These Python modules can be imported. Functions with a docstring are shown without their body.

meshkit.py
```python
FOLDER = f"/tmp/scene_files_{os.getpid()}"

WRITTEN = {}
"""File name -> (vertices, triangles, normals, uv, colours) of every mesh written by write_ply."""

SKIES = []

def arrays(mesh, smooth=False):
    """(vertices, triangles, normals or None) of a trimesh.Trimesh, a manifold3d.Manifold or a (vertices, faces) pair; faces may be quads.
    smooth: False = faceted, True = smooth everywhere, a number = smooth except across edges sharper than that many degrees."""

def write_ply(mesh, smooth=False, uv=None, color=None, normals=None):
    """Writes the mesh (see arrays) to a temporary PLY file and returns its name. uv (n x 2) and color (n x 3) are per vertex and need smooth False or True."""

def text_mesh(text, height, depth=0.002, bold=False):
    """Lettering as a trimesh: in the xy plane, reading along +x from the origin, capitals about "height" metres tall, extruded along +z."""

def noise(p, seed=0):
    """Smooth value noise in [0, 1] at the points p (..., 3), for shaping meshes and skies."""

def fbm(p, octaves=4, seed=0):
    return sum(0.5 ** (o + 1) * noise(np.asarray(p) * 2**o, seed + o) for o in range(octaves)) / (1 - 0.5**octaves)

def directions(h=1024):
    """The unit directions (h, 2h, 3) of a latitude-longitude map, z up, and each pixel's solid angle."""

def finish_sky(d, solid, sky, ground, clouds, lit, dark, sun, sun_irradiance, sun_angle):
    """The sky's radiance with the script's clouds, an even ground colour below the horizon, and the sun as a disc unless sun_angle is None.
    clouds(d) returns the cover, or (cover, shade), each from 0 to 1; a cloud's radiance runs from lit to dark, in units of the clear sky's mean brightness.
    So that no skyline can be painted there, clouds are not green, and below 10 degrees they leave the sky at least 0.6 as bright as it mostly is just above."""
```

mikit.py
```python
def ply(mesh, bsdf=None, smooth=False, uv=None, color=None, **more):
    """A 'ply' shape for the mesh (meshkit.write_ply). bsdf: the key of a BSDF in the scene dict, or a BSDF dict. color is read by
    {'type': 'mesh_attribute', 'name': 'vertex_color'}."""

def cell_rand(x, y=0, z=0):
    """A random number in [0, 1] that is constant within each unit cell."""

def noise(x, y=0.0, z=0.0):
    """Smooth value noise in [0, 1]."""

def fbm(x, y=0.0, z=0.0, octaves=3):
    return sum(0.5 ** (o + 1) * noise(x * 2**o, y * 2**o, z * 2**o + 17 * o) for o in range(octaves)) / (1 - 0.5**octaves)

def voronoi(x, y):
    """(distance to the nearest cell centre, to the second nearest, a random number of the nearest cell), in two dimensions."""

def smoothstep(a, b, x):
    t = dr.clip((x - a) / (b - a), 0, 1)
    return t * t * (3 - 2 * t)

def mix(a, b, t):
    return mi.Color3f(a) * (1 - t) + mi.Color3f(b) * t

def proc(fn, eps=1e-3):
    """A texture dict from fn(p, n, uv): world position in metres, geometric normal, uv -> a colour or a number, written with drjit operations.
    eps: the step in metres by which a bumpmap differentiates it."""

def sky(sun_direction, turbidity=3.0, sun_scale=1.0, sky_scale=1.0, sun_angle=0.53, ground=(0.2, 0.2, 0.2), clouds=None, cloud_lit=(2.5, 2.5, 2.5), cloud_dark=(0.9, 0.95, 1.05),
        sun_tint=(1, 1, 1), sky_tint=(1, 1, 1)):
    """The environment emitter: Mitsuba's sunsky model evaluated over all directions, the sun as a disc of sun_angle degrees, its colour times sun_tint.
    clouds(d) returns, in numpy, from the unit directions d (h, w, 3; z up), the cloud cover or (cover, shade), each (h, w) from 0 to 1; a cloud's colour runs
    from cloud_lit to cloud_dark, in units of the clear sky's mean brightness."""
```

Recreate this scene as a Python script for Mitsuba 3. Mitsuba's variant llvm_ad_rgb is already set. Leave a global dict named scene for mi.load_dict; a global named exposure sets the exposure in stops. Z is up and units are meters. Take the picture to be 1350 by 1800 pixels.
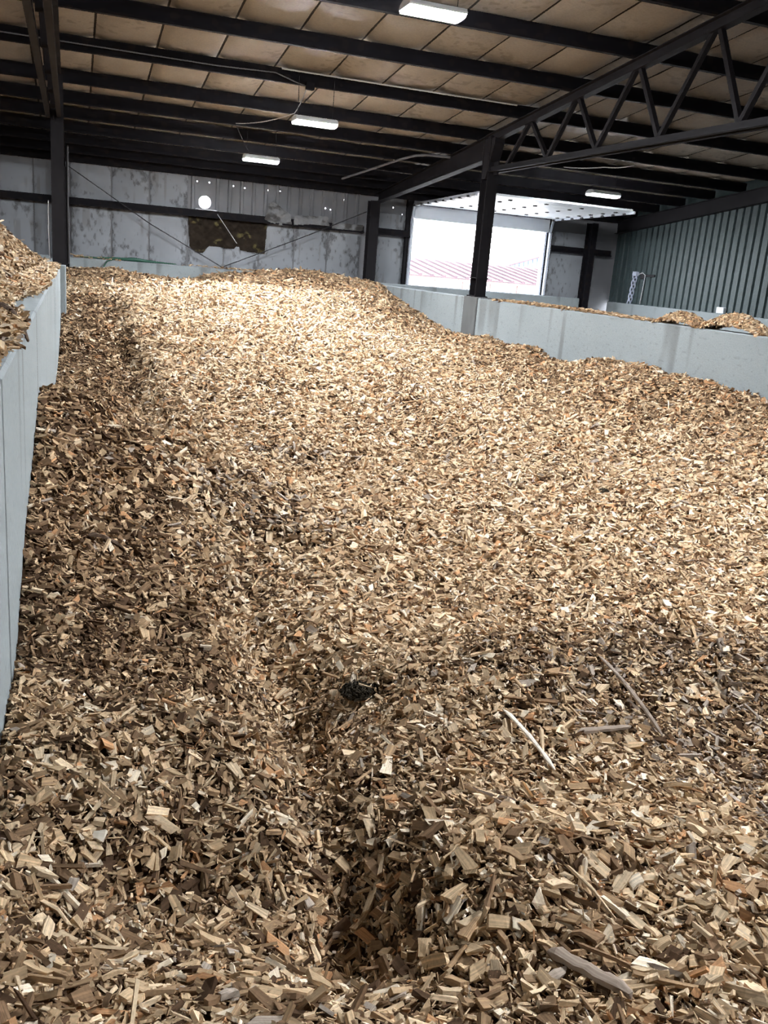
import math, random
import numpy as np
import trimesh
import drjit as dr
import mitsuba as mi
import mikit, meshkit
from mikit import noise, fbm, smoothstep, mix, cell_rand, proc
from scipy.interpolate import RBFInterpolator
from scipy.ndimage import map_coordinates
from shapely.geometry import Polygon, Point, box as sbox

T = mi.ScalarTransform4f
scene, labels = {}, {}

# ------------------------------------------------------------------ camera, sky, exposure
EYE = 2.8                                   # height of the lens above the floor; the divider walls are 2.42 high
PITCH, ROLL, YAW, FOCAL = 0.26570, 0.083755, 0.347868, 1560.0
cy_, sy_, cp_, sp_ = math.cos(YAW), math.sin(YAW), math.cos(PITCH), math.sin(PITCH)
fwd = np.array([sy_ * cp_, cy_ * cp_, -sp_]); rgt = np.array([cy_, -sy_, 0.0]); upv = np.cross(rgt, fwd)
cam_up = -math.sin(ROLL) * rgt + math.cos(ROLL) * upv
cam_right = math.cos(ROLL) * rgt + math.sin(ROLL) * upv
scene['camera'] = {'type': 'perspective', 'fov': math.degrees(2 * math.atan(675 / FOCAL)), 'fov_axis': 'x', 'near_clip': 0.05, 'far_clip': 500.0,
                   'to_world': T().look_at(origin=[0, 0, EYE], target=[float(fwd[0]), float(fwd[1]), EYE + float(fwd[2])], up=[float(v) for v in cam_up])}
exposure = 4.03
LAMP = 31.0                                  # radiance of the lit lamp lenses
LAMP_RGB = (0.97, 1.0, 1.04)
def overcast(d):
    n = meshkit.fbm(d * 3.0, 3, seed=4)
    return np.ones(d.shape[:2]), 0.35 * n
scene['sky'] = mikit.sky([0.3, -0.5, 0.8], turbidity=4.0, sun_scale=0.0, sky_scale=5.5, ground=(0.42, 0.42, 0.42), clouds=overcast,
                         cloud_lit=(1.30, 1.36, 1.46), cloud_dark=(1.0, 1.06, 1.15))

# ------------------------------------------------------------------ materials
def bs(name, d): scene[name] = {'type': 'twosided', 'b': d}
def pr_(color, rough=0.6, spec=0.3, metallic=0.0):
    c = color if isinstance(color, dict) else {'type': 'rgb', 'value': list(color)}
    return {'type': 'principled', 'base_color': c, 'roughness': rough, 'specular': spec, 'metallic': metallic}

PAL = [(.090, .055, .034), (.215, .138, .082), (.370, .250, .148), (.540, .395, .245), (.680, .530, .355), (.800, .690, .530), (.480, .270, .140), (.370, .310, .255)]
def chip_color(p, n, uv):
    t = uv.x * 8.0
    i = dr.floor(t); fr = t - i
    c = mi.Color3f(PAL[0])
    for k in range(1, 8): c = dr.select(i > k - 0.5, mi.Color3f(PAL[k]), c)
    g = noise(uv.y * 620.0, fr * 97.0, 0.0) * noise(uv.y * 230.0, fr * 61.0, 4.0) * 1.6
    g2 = noise(p.x * 260.0, p.y * 260.0, p.z * 260.0)
    return c * ((0.72 + 0.5 * fr) * (0.66 + 0.48 * g + 0.24 * g2))
scene['chip'] = {'type': 'twosided', 'b': {'type': 'diffuse', 'reflectance': proc(chip_color)}}

def concrete_color(p, n, uv):
    big = fbm(p.x * 0.9 + 3, p.y * 0.9, p.z * 0.8, 3)
    fine = noise(p.x * 70, p.y * 70, p.z * 70)
    streak = noise(p.x * 6.5 + 11, p.y * 6.5, p.z * 0.35)
    streak = smoothstep(0.62, 0.85, streak) * smoothstep(0.3, 0.6, noise(p.x * 2.1, p.y * 2.1 + 5, p.z * 1.4))
    pit = smoothstep(0.80, 0.90, noise(p.x * 24, p.y * 24, p.z * 24))
    c = mix((.205, .232, .240), (.26, .29, .298), big)
    c = mix(c, (.14, .15, .15), streak * 0.75)
    return c * ((0.93 + 0.13 * fine) * (1 - 0.12 * pit))
bs('concrete', pr_(proc(concrete_color), 0.85, 0.2))

def steel_color(p, n, uv):
    v = fbm(p.x * 3, p.y * 3, p.z * 3, 3)
    r = smoothstep(0.62, 0.75, noise(p.x * 9, p.y * 9 + 4, p.z * 9))
    return mix(mix((.0035, .0033, .0048), (.0065, .006, .0078), v), (.016, .011, .009), r * 0.5)
bs('dark_steel', pr_(proc(steel_color), 0.7, 0.12))
def column_color(p, n, uv):
    v = fbm(p.x * 5, p.y * 5, p.z * 2, 3)
    return mix((.0062, .0056, .007), (.0115, .0105, .012), v)
bs('column_steel', pr_(proc(column_color), 0.65, 0.15))

def roofins_color(p, n, uv):
    v = fbm(p.x * 1.3, p.y * 1.3, 2.0, 3)
    sp = smoothstep(0.60, 0.78, noise(p.x * 14, p.y * 14, 1.0)) * smoothstep(0.4, 0.7, noise(p.x * 2.0, p.y * 2.0, 9.0))
    w = noise(p.x * 55, p.y * 55, 0.0)
    c = mix((.185, .150, .115), (.25, .215, .175), v)
    return mix(c, (.10, .078, .056), sp * 0.4) * (0.92 + 0.14 * w)
bs('roof_facing', pr_(proc(roofins_color), 0.6, 0.3))
def wallins_color(p, n, uv):
    v = fbm(p.x * 1.2 + 7, p.y, p.z * 1.1, 3)
    grit = noise(p.x * 60, p.y * 60, p.z * 60)
    e = dr.abs(2 * uv.x - 1)
    d = fbm(p.x * 1.5, p.y * 2.6 + 3, p.z * 1.1, 4) * 0.45 + 0.43 * fbm(p.x * 13, 3.0, p.z * 6, 3) + 0.13 * e * e * e * e
    mould = smoothstep(0.505, 0.64, d)
    run = smoothstep(0.66, 0.86, noise(p.x * 11, 5.0, p.z * 0.9)) * smoothstep(0.40, 0.62, noise(p.x * 2.3, 1.0, p.z * 2.0))
    c = mix((.18, .192, .208), (.255, .27, .29), v)
    c = mix(c, (.045, .044, .044), mould * (0.45 + 0.45 * grit))
    return mix(c, (.15, .145, .14), run * 0.5)
bs('wall_facing', pr_(proc(wallins_color), 0.6, 0.3))
bs('flap_facing', pr_(proc(lambda p, n, uv: mix((.05, .048, .046), (.17, .175, .18), smoothstep(.35, .65, fbm(p.x * 6, p.y * 6, p.z * 6, 4)))), .7, .2))
def siding_color(p, n, uv):
    v = fbm(p.x * 1.7, p.y, p.z * 0.6, 3)
    return mix((.11, .112, .12), (.16, .163, .17), v)
bs('siding_grey', pr_(proc(siding_color), 0.5, 0.4))
def green_color(p, n, uv):
    v = fbm(p.x * 2, p.y * 2.0, p.z * 0.5, 3)
    g = noise(p.x * 40, p.y * 40, p.z * 40)
    return mix((.028, .043, .045), (.041, .060, .061), v) * (0.9 + 0.2 * g)
bs('siding_green', pr_(proc(green_color), 0.5, 0.4))
def fibre_color(p, n, uv):
    v = fbm(p.x * 9, p.y * 9, p.z * 9, 4)
    y = smoothstep(0.58, 0.72, noise(p.x * 3.1 + 2, 0.0, p.z * 3.6)) * smoothstep(0.45, 0.65, v)
    return mix(mix((.010, .008, .007), (.034, .026, .019), v), (.12, .105, .045), y * .7)
bs('fibreglass', pr_(proc(fibre_color), 0.95, 0.05))
bs('door_white', pr_((.66, .69, .73), 0.45, 0.4))
bs('galvanised', pr_((.46, .50, .56), 0.42, 0.5))
bs('fixture_white', pr_((.60, .62, .65), 0.4, 0.4))
bs('cable_white', pr_((.42, .42, .43), 0.5, 0.4))
bs('pipe_grey', pr_((.10, .10, .105), 0.6, 0.2))
bs('cable_dark', pr_((.020, .020, .022), 0.6, 0.3))
bs('hose_green', pr_((.020, .075, .050), 0.5, 0.4))
bs('rope', pr_((.42, .46, .56), 0.8, 0.2))
bs('bark', pr_(proc(lambda p, n, uv: mix((.05, .032, .022), (.15, .105, .075), fbm(p.x * 45, p.y * 45, p.z * 45, 3))), 0.9, 0.1))
bs('grey_wood', pr_(proc(lambda p, n, uv: mix((.20, .155, .12), (.38, .31, .25), noise(uv.y * 300, uv.x * 9, 0.0))), 0.85, 0.15))
bs('pale_wood', pr_(proc(lambda p, n, uv: mix((.62, .56, .46), (.82, .77, .66), noise(uv.y * 300, uv.x * 9, 0.0))), 0.8, 0.15))
bs('clod', pr_(proc(lambda p, n, uv: mix((.014, .012, .009), (.055, .045, .030), noise(p.x * 90, p.y * 90, p.z * 90))), 0.9, 0.1))
bs('floor_mat', pr_(proc(lambda p, n, uv: mix((.16, .15, .14), (.26, .25, .235), fbm(p.x, p.y, 0.0, 4))), 0.9, 0.1))
bs('yard', pr_(proc(lambda p, n, uv: mix((.48, .47, .45), (.60, .58, .56), fbm(p.x * .5, p.y * .5, 0.0, 4))), 0.9, 0.1))
bs('red_roof', pr_(proc(lambda p, n, uv: mix((.060, .040, .048), (.100, .064, .072), fbm(p.x * 1.5, p.y * .7, 0.0, 3))), 0.5, 0.3))
bs('blue_siding', pr_((.17, .23, .36), 0.5, 0.3))
bs('post_wood', pr_((.28, .19, .17), 0.8, 0.2))

# ------------------------------------------------------------------ mesh helpers
class MB:
    """collects boxes, bars, tubes and extrusions into one mesh"""
    def __init__(s): s.v, s.f, s.n = [], [], 0
    def add(s, v, f):
        v = np.asarray(v, float); f = np.asarray(f, int)
        s.v.append(v); s.f.append(f + s.n); s.n += len(v); return s
    def tm(s, m): return s.add(m.vertices, m.faces)
    def box(s, x0, x1, y0, y1, z0, z1, c=0.0):
        if c > 0:
            import manifold3d
            p = np.array([[x, y, z] for x in (x0, x1) for y in (y0, y1) for z in (z0, z1)], float)
            mid = np.array([(x0 + x1) / 2, (y0 + y1) / 2, (z0 + z1) / 2]); q = []
            for a in range(3):
                k = p.copy()
                for b in range(3):
                    if b != a: k[:, b] -= np.sign(k[:, b] - mid[b]) * c
                q.append(k)
            h = trimesh.Trimesh(np.vstack(q)).convex_hull
            return s.tm(h)
        v = [[x, y, z] for x in (x0, x1) for y in (y0, y1) for z in (z0, z1)]
        return s.add(v, [[0, 1, 3], [0, 3, 2], [4, 6, 7], [4, 7, 5], [0, 4, 5], [0, 5, 1], [2, 3, 7], [2, 7, 6], [0, 2, 6], [0, 6, 4], [1, 5, 7], [1, 7, 3]])
    def bar(s, a, b, w, h, up=(0, 0, 1)):
        """a rectangular bar from a to b, h measured along up, w across"""
        a, b, up = (np.asarray(q, float) for q in (a, b, up))
        d = (b - a) / np.linalg.norm(b - a)
        x = np.cross(d, up); x /= np.linalg.norm(x); u = np.cross(x, d)
        v = [q + sx * x * w / 2 + su * u * h / 2 for q in (a, b) for sx in (-1, 1) for su in (-1, 1)]
        return s.add(v, [[0, 1, 3], [0, 3, 2], [4, 6, 7], [4, 7, 5], [0, 4, 5], [0, 5, 1], [2, 3, 7], [2, 7, 6], [0, 2, 6], [0, 6, 4], [1, 5, 7], [1, 7, 3]])
    def tube(s, pts, r, sides=8):
        p = np.asarray(pts, float)
        t = np.gradient(p, axis=0); t /= np.linalg.norm(t, axis=1, keepdims=True) + 1e-12
        a = np.cross(t, np.where(np.abs(t[:, 2:]) < 0.9, [0, 0, 1.0], [1.0, 0, 0])); a /= np.linalg.norm(a, axis=1, keepdims=True) + 1e-12
        b = np.cross(t, a); ang = np.arange(sides) * 2 * np.pi / sides
        rr = np.broadcast_to(r, (len(p),))
        v = p[:, None] + rr[:, None, None] * (np.cos(ang)[None, :, None] * a[:, None] + np.sin(ang)[None, :, None] * b[:, None])
        f = []
        for i in range(len(p) - 1):
            for j in range(sides):
                k = (j + 1) % sides
                f += [[i * sides + j, i * sides + k, (i + 1) * sides + k], [i * sides + j, (i + 1) * sides + k, (i + 1) * sides + j]]
        m = (len(p) - 1) * sides
        for j in range(1, sides - 1): f += [[0, j + 1, j], [m, m + j, m + j + 1]]
        return s.add(v.reshape(-1, 3), f)
    def extr(s, poly, d, fn):
        """extrude a shapely polygon by d; fn maps (n,3) local points to the world"""
        for g in getattr(poly, 'geoms', [poly]):
            m = trimesh.creation.extrude_polygon(g, d, engine='earcut'); s.add(fn(np.array(m.vertices)), m.faces)
        return s
    def mesh(s): return np.vstack(s.v), np.vstack(s.f)

def reg(key, label=None, cat=None, group=None, kind=None):
    d = {}
    if label: d['label'] = label
    if cat: d['category'] = cat
    if group: d['group'] = group
    if kind: d['kind'] = kind
    if d: labels[key] = d
def put(key, mesh, mat, smooth=False, label=None, cat=None, group=None, kind=None, **more):
    if isinstance(mesh, MB): mesh = mesh.mesh()
    assert key not in scene, key
    scene[key] = mikit.ply(mesh, mat, smooth, **more)
    reg(key, label, cat, group, kind)
_count = {}
def num(name):
    k = _count.get(name, 0); _count[name] = k + 1
    return name if k == 0 else f'{name}_{k:03d}'
def Z(rel): return EYE + rel                 # heights relative to the lens

# ------------------------------------------------------------------ main dimensions
XL, XR, YB = -0.19, 7.5, 23.7               # inner faces of the two divider walls, the back wall
XLL, XRR, YF = -8.0, 15.2, -12.0             # the neighbouring bays' outer ends and the front, shut by an added wall
RIDGE = 2.5
def roof_z(y):                               # underside of the purlins
    y = np.asarray(y, float)
    return Z(1.88) + 0.108 * (YB - np.where(y > RIDGE, y, 2 * RIDGE - y))
PD = 0.222                                    # purlin depth

# ------------------------------------------------------------------ the setting
put('floor', MB().box(XLL - .3, XRR + .3, YF, YB, -0.2, 0.0), 'floor_mat', label='concrete barn floor under the wood chips', cat='floor', kind='structure')
put('yard_ground', MB().box(-60, 110, YB + 0.3, 130, -0.25, -0.02).box(-60, 80, -70, YF - .02, -0.25, -0.02), 'yard', label='pale gravel yard outside the open door', cat='ground', kind='structure')

# roof deck and insulation blankets
dk = MB()
for a, b in ((YB + .5, RIDGE), (RIDGE, YF - .3)):
    za, zb = float(roof_z(a)) + PD + .06, float(roof_z(b)) + PD + .06
    v = [[x, y, z + t] for x in (XLL - .4, XRR + .5) for y, z in ((a, za), (b, zb)) for t in (0, .05)]
    dk.add(v, [[0, 1, 3], [0, 3, 2], [4, 6, 7], [4, 7, 5], [0, 4, 5], [0, 5, 1], [2, 3, 7], [2, 7, 6], [0, 2, 6], [0, 6, 4], [1, 5, 7], [1, 7, 3]])
bs('deck_dark', pr_((.03, .026, .022), .9, .05))
put('ceiling', dk, 'deck_dark', label='sloping barn roof lined with yellowed insulation facing', cat='ceiling', kind='structure')
PUR = [22.85, 21.85, 20.75, 19.6, 18.5, 17.2, 15.45, 13.7, 12.0, 10.3, 8.6, 6.9, 5.2, 3.4]
edges = sorted([YB] + PUR + [RIDGE])
rng = np.random.default_rng(5)
nx = 8
for k in range(25):
    x0 = XLL + k * 0.928; x1 = x0 + 0.928
    ys = []
    for a, b in zip(edges[:-1], edges[1:]): ys += list(np.linspace(a, b, 7)[:-1])
    ys = np.array(ys + [edges[-1]])
    j = np.clip(np.searchsorted(edges, ys, side='right') - 1, 0, len(edges) - 2)
    e0, e1 = np.array(edges)[j], np.array(edges)[j + 1]
    u = (ys - e0) / (e1 - e0)
    amp = (rng.uniform(0.012, 0.038, len(edges)))[j]
    V = []
    for i in range(nx + 1):
        w = i / nx; x = x0 + .016 + w * (0.928 - .032)
        lift = 0.035 * (abs(2 * w - 1) ** 5)
        z = roof_z(ys) + PD + 0.03 - amp * np.sin(np.pi * u) * (1 - abs(2 * w - 1) ** 3) + lift - 0.012
        z = z + 0.012 * (meshkit.noise(np.stack([np.full_like(ys, x * 4), ys * 5, ys * 0], -1), k) - .5)
        V.append(np.stack([np.full_like(ys, x), ys, z], -1))
    V = np.array(V); n = len(ys)
    F = [[i * n + q, (i + 1) * n + q, (i + 1) * n + q + 1, i * n + q + 1] for i in range(nx) for q in range(n - 1)]
    put(num('ceiling__insulation_blanket'), (V.reshape(-1, 3), np.array(F)), 'roof_facing', smooth=True)

# purlins: Z-sections, each its own thing
ordn = ['first', 'second', 'third', 'fourth', 'fifth', 'sixth', 'seventh', 'eighth', 'ninth', 'tenth', 'eleventh', 'twelfth', 'thirteenth', 'fourteenth']
for i, y in enumerate(PUR):
    z = float(roof_z(y)); t = .012
    prof = Polygon([(y - .08, z), (y + .004, z), (y + .004, z + PD - t), (y + .08, z + PD - t), (y + .08, z + PD), (y - .008, z + PD), (y - .008, z + t), (y - .068, z + t), (y - .068, z + .03), (y - .08, z + .03)])
    m = MB().extr(prof, XRR - XLL - .1, lambda p: np.stack([XLL + .05 + p[:, 2], p[:, 0], p[:, 1]], -1))
    put(num('roof_purlin'), m, 'dark_steel', label=f'dark steel roof purlin across the bays, {ordn[i]} one counted from the back wall', cat='purlin', group='roof purlins')
put('eave_beam', MB().box(XLL, XRR - .1, YB - .22, YB - .02, float(roof_z(YB)) - .03, float(roof_z(YB)) + PD), 'dark_steel', label='dark eave beam along the top of the back wall', cat='beam')

# back wall: outer siding with the holes that let daylight in
wall = sbox(XLL, 0, XRR, Z(2.25)).difference(sbox(8.66, -1, 12.75, Z(1.42)))
wall = wall.difference(Point(3.16, Z(1.262)).buffer(0.155, 24))
rh = random.Random(3)
holes = [(2.96, 1.74), (3.26, 1.74), (3.86, 1.72), (4.15, 1.70), (4.74, 1.71), (5.06, 1.72), (5.62, 1.71), (5.90, 1.69), (6.50, 1.69), (6.78, 1.68), (6.28, 1.42), (6.42, 1.40), (6.52, 1.38), (-1.2, 1.74), (8.15, 1.62), (8.42, 1.47)]
for hx, hz in holes: wall = wall.difference(Point(hx, Z(hz)).buffer(0.013 + .008 * rh.random(), 5))
put('wall_back', MB().extr(wall, 0.012, lambda p: np.stack([p[:, 0], YB + .06 + p[:, 2], p[:, 1]], -1)), 'siding_grey', label='back wall of grey metal siding behind dirty white insulation panels', cat='wall', kind='structure')
for x in np.arange(2.86, 7.3, 0.305):
    if abs(x - 3.16) < .2: continue
    m = MB().extr(Polygon([(x - .05, 0), (x - .028, -.038), (x + .028, -.038), (x + .05, 0)]), Z(1.86) - Z(.95), lambda p: np.stack([p[:, 0], YB + .06 + p[:, 1], Z(.95) + p[:, 2]], -1))
    put(num('wall_back__siding_rib'), m, 'siding_grey')

def panel(x0, x1, z0, z1, seed, top=None, yb=0.0, bulge=.035):
    """one insulation blanket between two seams: pillowed, pinched at the seams, ragged along an optional top line"""
    nx_, nz_ = 12, max(4, int((z1 - z0) / .09))
    xs = np.linspace(x0 + .018, x1 - .018, nx_ + 1); V = []
    for i, x in enumerate(xs):
        zt = z1 if top is None else float(np.interp(x, *zip(*top)))
        zt += 0 if top is None else .03 * (meshkit.noise(np.array([[x * 14, seed, 0.]]), 2)[0] - .5)
        zs = np.linspace(z0, max(zt, z0 + .02), nz_ + 1)
        w = i / nx_; h = np.linspace(0, 1, nz_ + 1)
        b = bulge * (1 - abs(2 * w - 1) ** 3) * (0.35 + 0.65 * np.sin(np.pi * np.clip(h, .02, .98)) ** .5)
        b = b + .016 * (meshkit.fbm(np.stack([np.full_like(zs, x * 3.3), zs * 3.3, zs * 0 + seed], -1), 3, seed) - .5)
        V.append(np.stack([np.full_like(zs, x), YB + .035 + yb - b, zs], -1))
    V = np.array(V); n = nz_ + 1
    F = [[i * n + q, i * n + q + 1, (i + 1) * n + q + 1, (i + 1) * n + q] for i in range(nx_) for q in range(nz_)]
    u = np.stack(np.meshgrid(np.linspace(0, 1, nx_ + 1), np.linspace(0, 1, n), indexing='ij'), -1).reshape(-1, 2)
    return V.reshape(-1, 3), np.array(F), u
def wpanel(m): put(num('wall_back__insulation_panel'), m[:2], 'wall_facing', smooth=True, uv=m[2])
SE = [-7.2, -6.28, -5.36, -4.44, -3.52, -2.6, -1.72, -.84, -.03, .92, 1.81, 2.75, 3.66, 4.56, 5.49, 6.38, 7.3]
G0, G1 = Z(.89), Z(1.06)                     # the girt's height
torn = [(2.76, Z(.20)), (2.83, Z(.60)), (2.9, Z(.10)), (3.12, Z(.08)), (3.17, Z(.22)), (3.3, Z(.36)), (3.66, Z(.32)), (4.1, Z(.27)), (4.35, Z(.22)), (4.56, Z(.23)), (4.7, Z(.28)), (4.74, Z(.9))]
for k in range(len(SE) - 1):
    a, b = SE[k], SE[k + 1]
    top = torn if 2.7 < a < 4.0 else (torn if a == 4.56 else None)
    z1 = G0 + .06
    wpanel(panel(a, b, Z(-.42), z1, k, top))
    if b < 2.8: wpanel(panel(a, b, G1 - .02, Z(1.93), k + 30))
wpanel(panel(7.62, 8.58, Z(-.42), G0 + .06, 51))
wpanel(panel(7.62, 8.58, G1 - .06, Z(1.45), 52))
wpanel(panel(12.95, 14.5, Z(-.42), G0 + .06, 53, bulge=.07))
wpanel(panel(12.95, 14.5, G1 - .06, Z(1.45), 54, bulge=.09))
# exposed fibreglass behind the torn facing
def rough_sheet(poly_pts, y0, depth, seed, step=.02):
    P = Polygon(poly_pts).buffer(.001); x0, z0, x1, z1 = P.bounds
    nx_, nz_ = int((x1 - x0) / step), int((z1 - z0) / step)
    xs, zs = np.linspace(x0, x1, nx_ + 1), np.linspace(z0, z1, nz_ + 1)
    g = np.stack(np.meshgrid(xs, zs, indexing='ij'), -1)
    nn = meshkit.fbm(np.concatenate([g * 6, np.zeros(g.shape[:2] + (1,))], -1), 4, seed)
    y = y0 - depth * nn
    ins = np.array([[P.contains(Point(*g[i, j])) for j in range(nz_ + 1)] for i in range(nx_ + 1)])
    V = np.stack([g[..., 0], y, g[..., 1]], -1).reshape(-1, 3); n = nz_ + 1
    F = [[i * n + q, i * n + q + 1, (i + 1) * n + q + 1, (i + 1) * n + q] for i in range(nx_) for q in range(nz_) if ins[i, q] and ins[i + 1, q + 1] and ins[i, q + 1] and ins[i + 1, q]]
    return V, np.array(F)
put('wall_back__exposed_insulation', rough_sheet([(2.74, Z(.92)), (2.8, Z(.15)), (2.95, Z(.02)), (3.15, Z(.04)), (3.3, Z(.22)), (4.0, Z(.18)), (4.72, Z(.12)), (4.76, Z(.92))], YB + .05, .13, 8), 'fibreglass', smooth=True, label='dark mouldy fibreglass showing where the facing is torn away')
# fallen flaps of facing over the girt
def flap(poly_pts, y0, depth, seed): return rough_sheet(poly_pts, y0, depth * .7, seed, .018)
put('wall_back__loose_flap', flap([(4.62, Z(.98)), (4.66, Z(1.12)), (4.74, Z(1.42)), (4.86, Z(1.45)), (5.08, Z(1.30)), (5.32, Z(1.17)), (5.36, Z(.86)), (5.05, Z(.86)), (4.75, Z(.92))], YB - .16, .16, 4), 'flap_facing', smooth=True, label='crumpled facing flap folded over the girt')
put('wall_back__loose_flap_001', flap([(5.38, Z(.90)), (5.38, Z(1.16)), (6.3, Z(1.22)), (6.36, Z(.96)), (5.9, Z(.97))], YB - .17, .14, 6), 'flap_facing', smooth=True, label='strip of crumpled facing hanging on the girt')
put('wall_back__loose_flap_002', flap([(6.42, Z(.90)), (6.40, Z(1.10)), (7.26, Z(1.10)), (7.28, Z(.92))], YB - .17, .12, 9), 'flap_facing', smooth=True, label='strip of crumpled facing beside the far column')

def zgirt(x0, x1):
    return MB().box(x0, x1, YB - .17, YB - .158, G0, G1).box(x0, x1, YB - .17, YB - .02, G1 - .012, G1).box(x0, x1, YB - .23, YB - .16, G0, G0 + .012).box(x0, x1, YB - .23, YB - .218, G0, G0 + .035)
put('wall_girt', zgirt(XLL, 7.3), 'dark_steel', label='long dark steel girt across the back wall, left of the far column', cat='girt')
put('wall_girt_001', zgirt(7.62, 8.6), 'dark_steel', label='short dark steel girt on the back wall between the far column and the open door', cat='girt')
put('wall_girt_002', zgirt(12.95, XRR - .3), 'dark_steel', label='short dark steel girt on the back wall right of the open door', cat='girt')

# back curb
put('back_curb', MB().box(XLL + .01, -.51, YB - .45, YB - .2, 0, Z(-.31), .02).box(-.07, 7.31, YB - .45, YB - .2, 0, Z(-.31), .02), 'concrete', label='low concrete curb along the foot of the back wall behind the chips', cat='curb')
put('door_curb', MB().box(XR + .31, XRR - 1.28, YB - .42, YB - .2, 0, Z(-.345), .02), 'concrete', label='concrete curb across the foot of the open door, beyond the right divider wall', cat='curb')

# divider walls
CW = .30
w = 'divider_wall'
JY = 2.70
put(w + '__panel', MB().box(XL - CW, XL, JY + .012, 16.3, 0, Z(-.375), .012), 'concrete')
put(w + '__panel_001', MB().box(XL - CW, XL, -4.0, JY - .012, 0, Z(-.375), .012), 'concrete')
put(w + '__panel_002', MB().box(XL - CW, XL, 16.95, YB - .46, 0, Z(-.375), .012), 'concrete')
put(w + '__joint_filler', MB().box(XL - CW + .02, XL - .02, JY - .013, JY + .013, 0, Z(-.39)), 'cable_dark')
put(w + '__pilaster', MB().box(XL - CW, XL + .09, 16.3, 16.95, 0, Z(-.36), .015), 'concrete')
reg(w, 'left grey concrete divider wall right beside the camera, chips spilling over its top', 'divider wall')
w = 'divider_wall_001'
put(w + '__panel', MB().box(XR, XR + CW, -4.0, 16.33, 0, Z(-.388), .015), 'concrete')
put(w + '__panel_001', MB().box(XR, XR + CW, 16.97, YB - .2, 0, Z(-.388), .015), 'concrete')
def dirty(p, n, uv):
    return mix((.085, .090, .090), (.135, .14, .14), fbm(p.x * 4, p.y * 4, p.z * 1.2, 4))
bs('dirty_concrete', pr_(proc(dirty), .85, .2))
put(w + '__pilaster', MB().box(XR - .025, XR + CW + .02, 16.34, 16.96, 0, Z(-.37), .012), 'dirty_concrete', label='darker grey pilaster under the steel column')
reg(w, 'right grey concrete divider wall with a dark pilaster under the steel column', 'divider wall')

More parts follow.
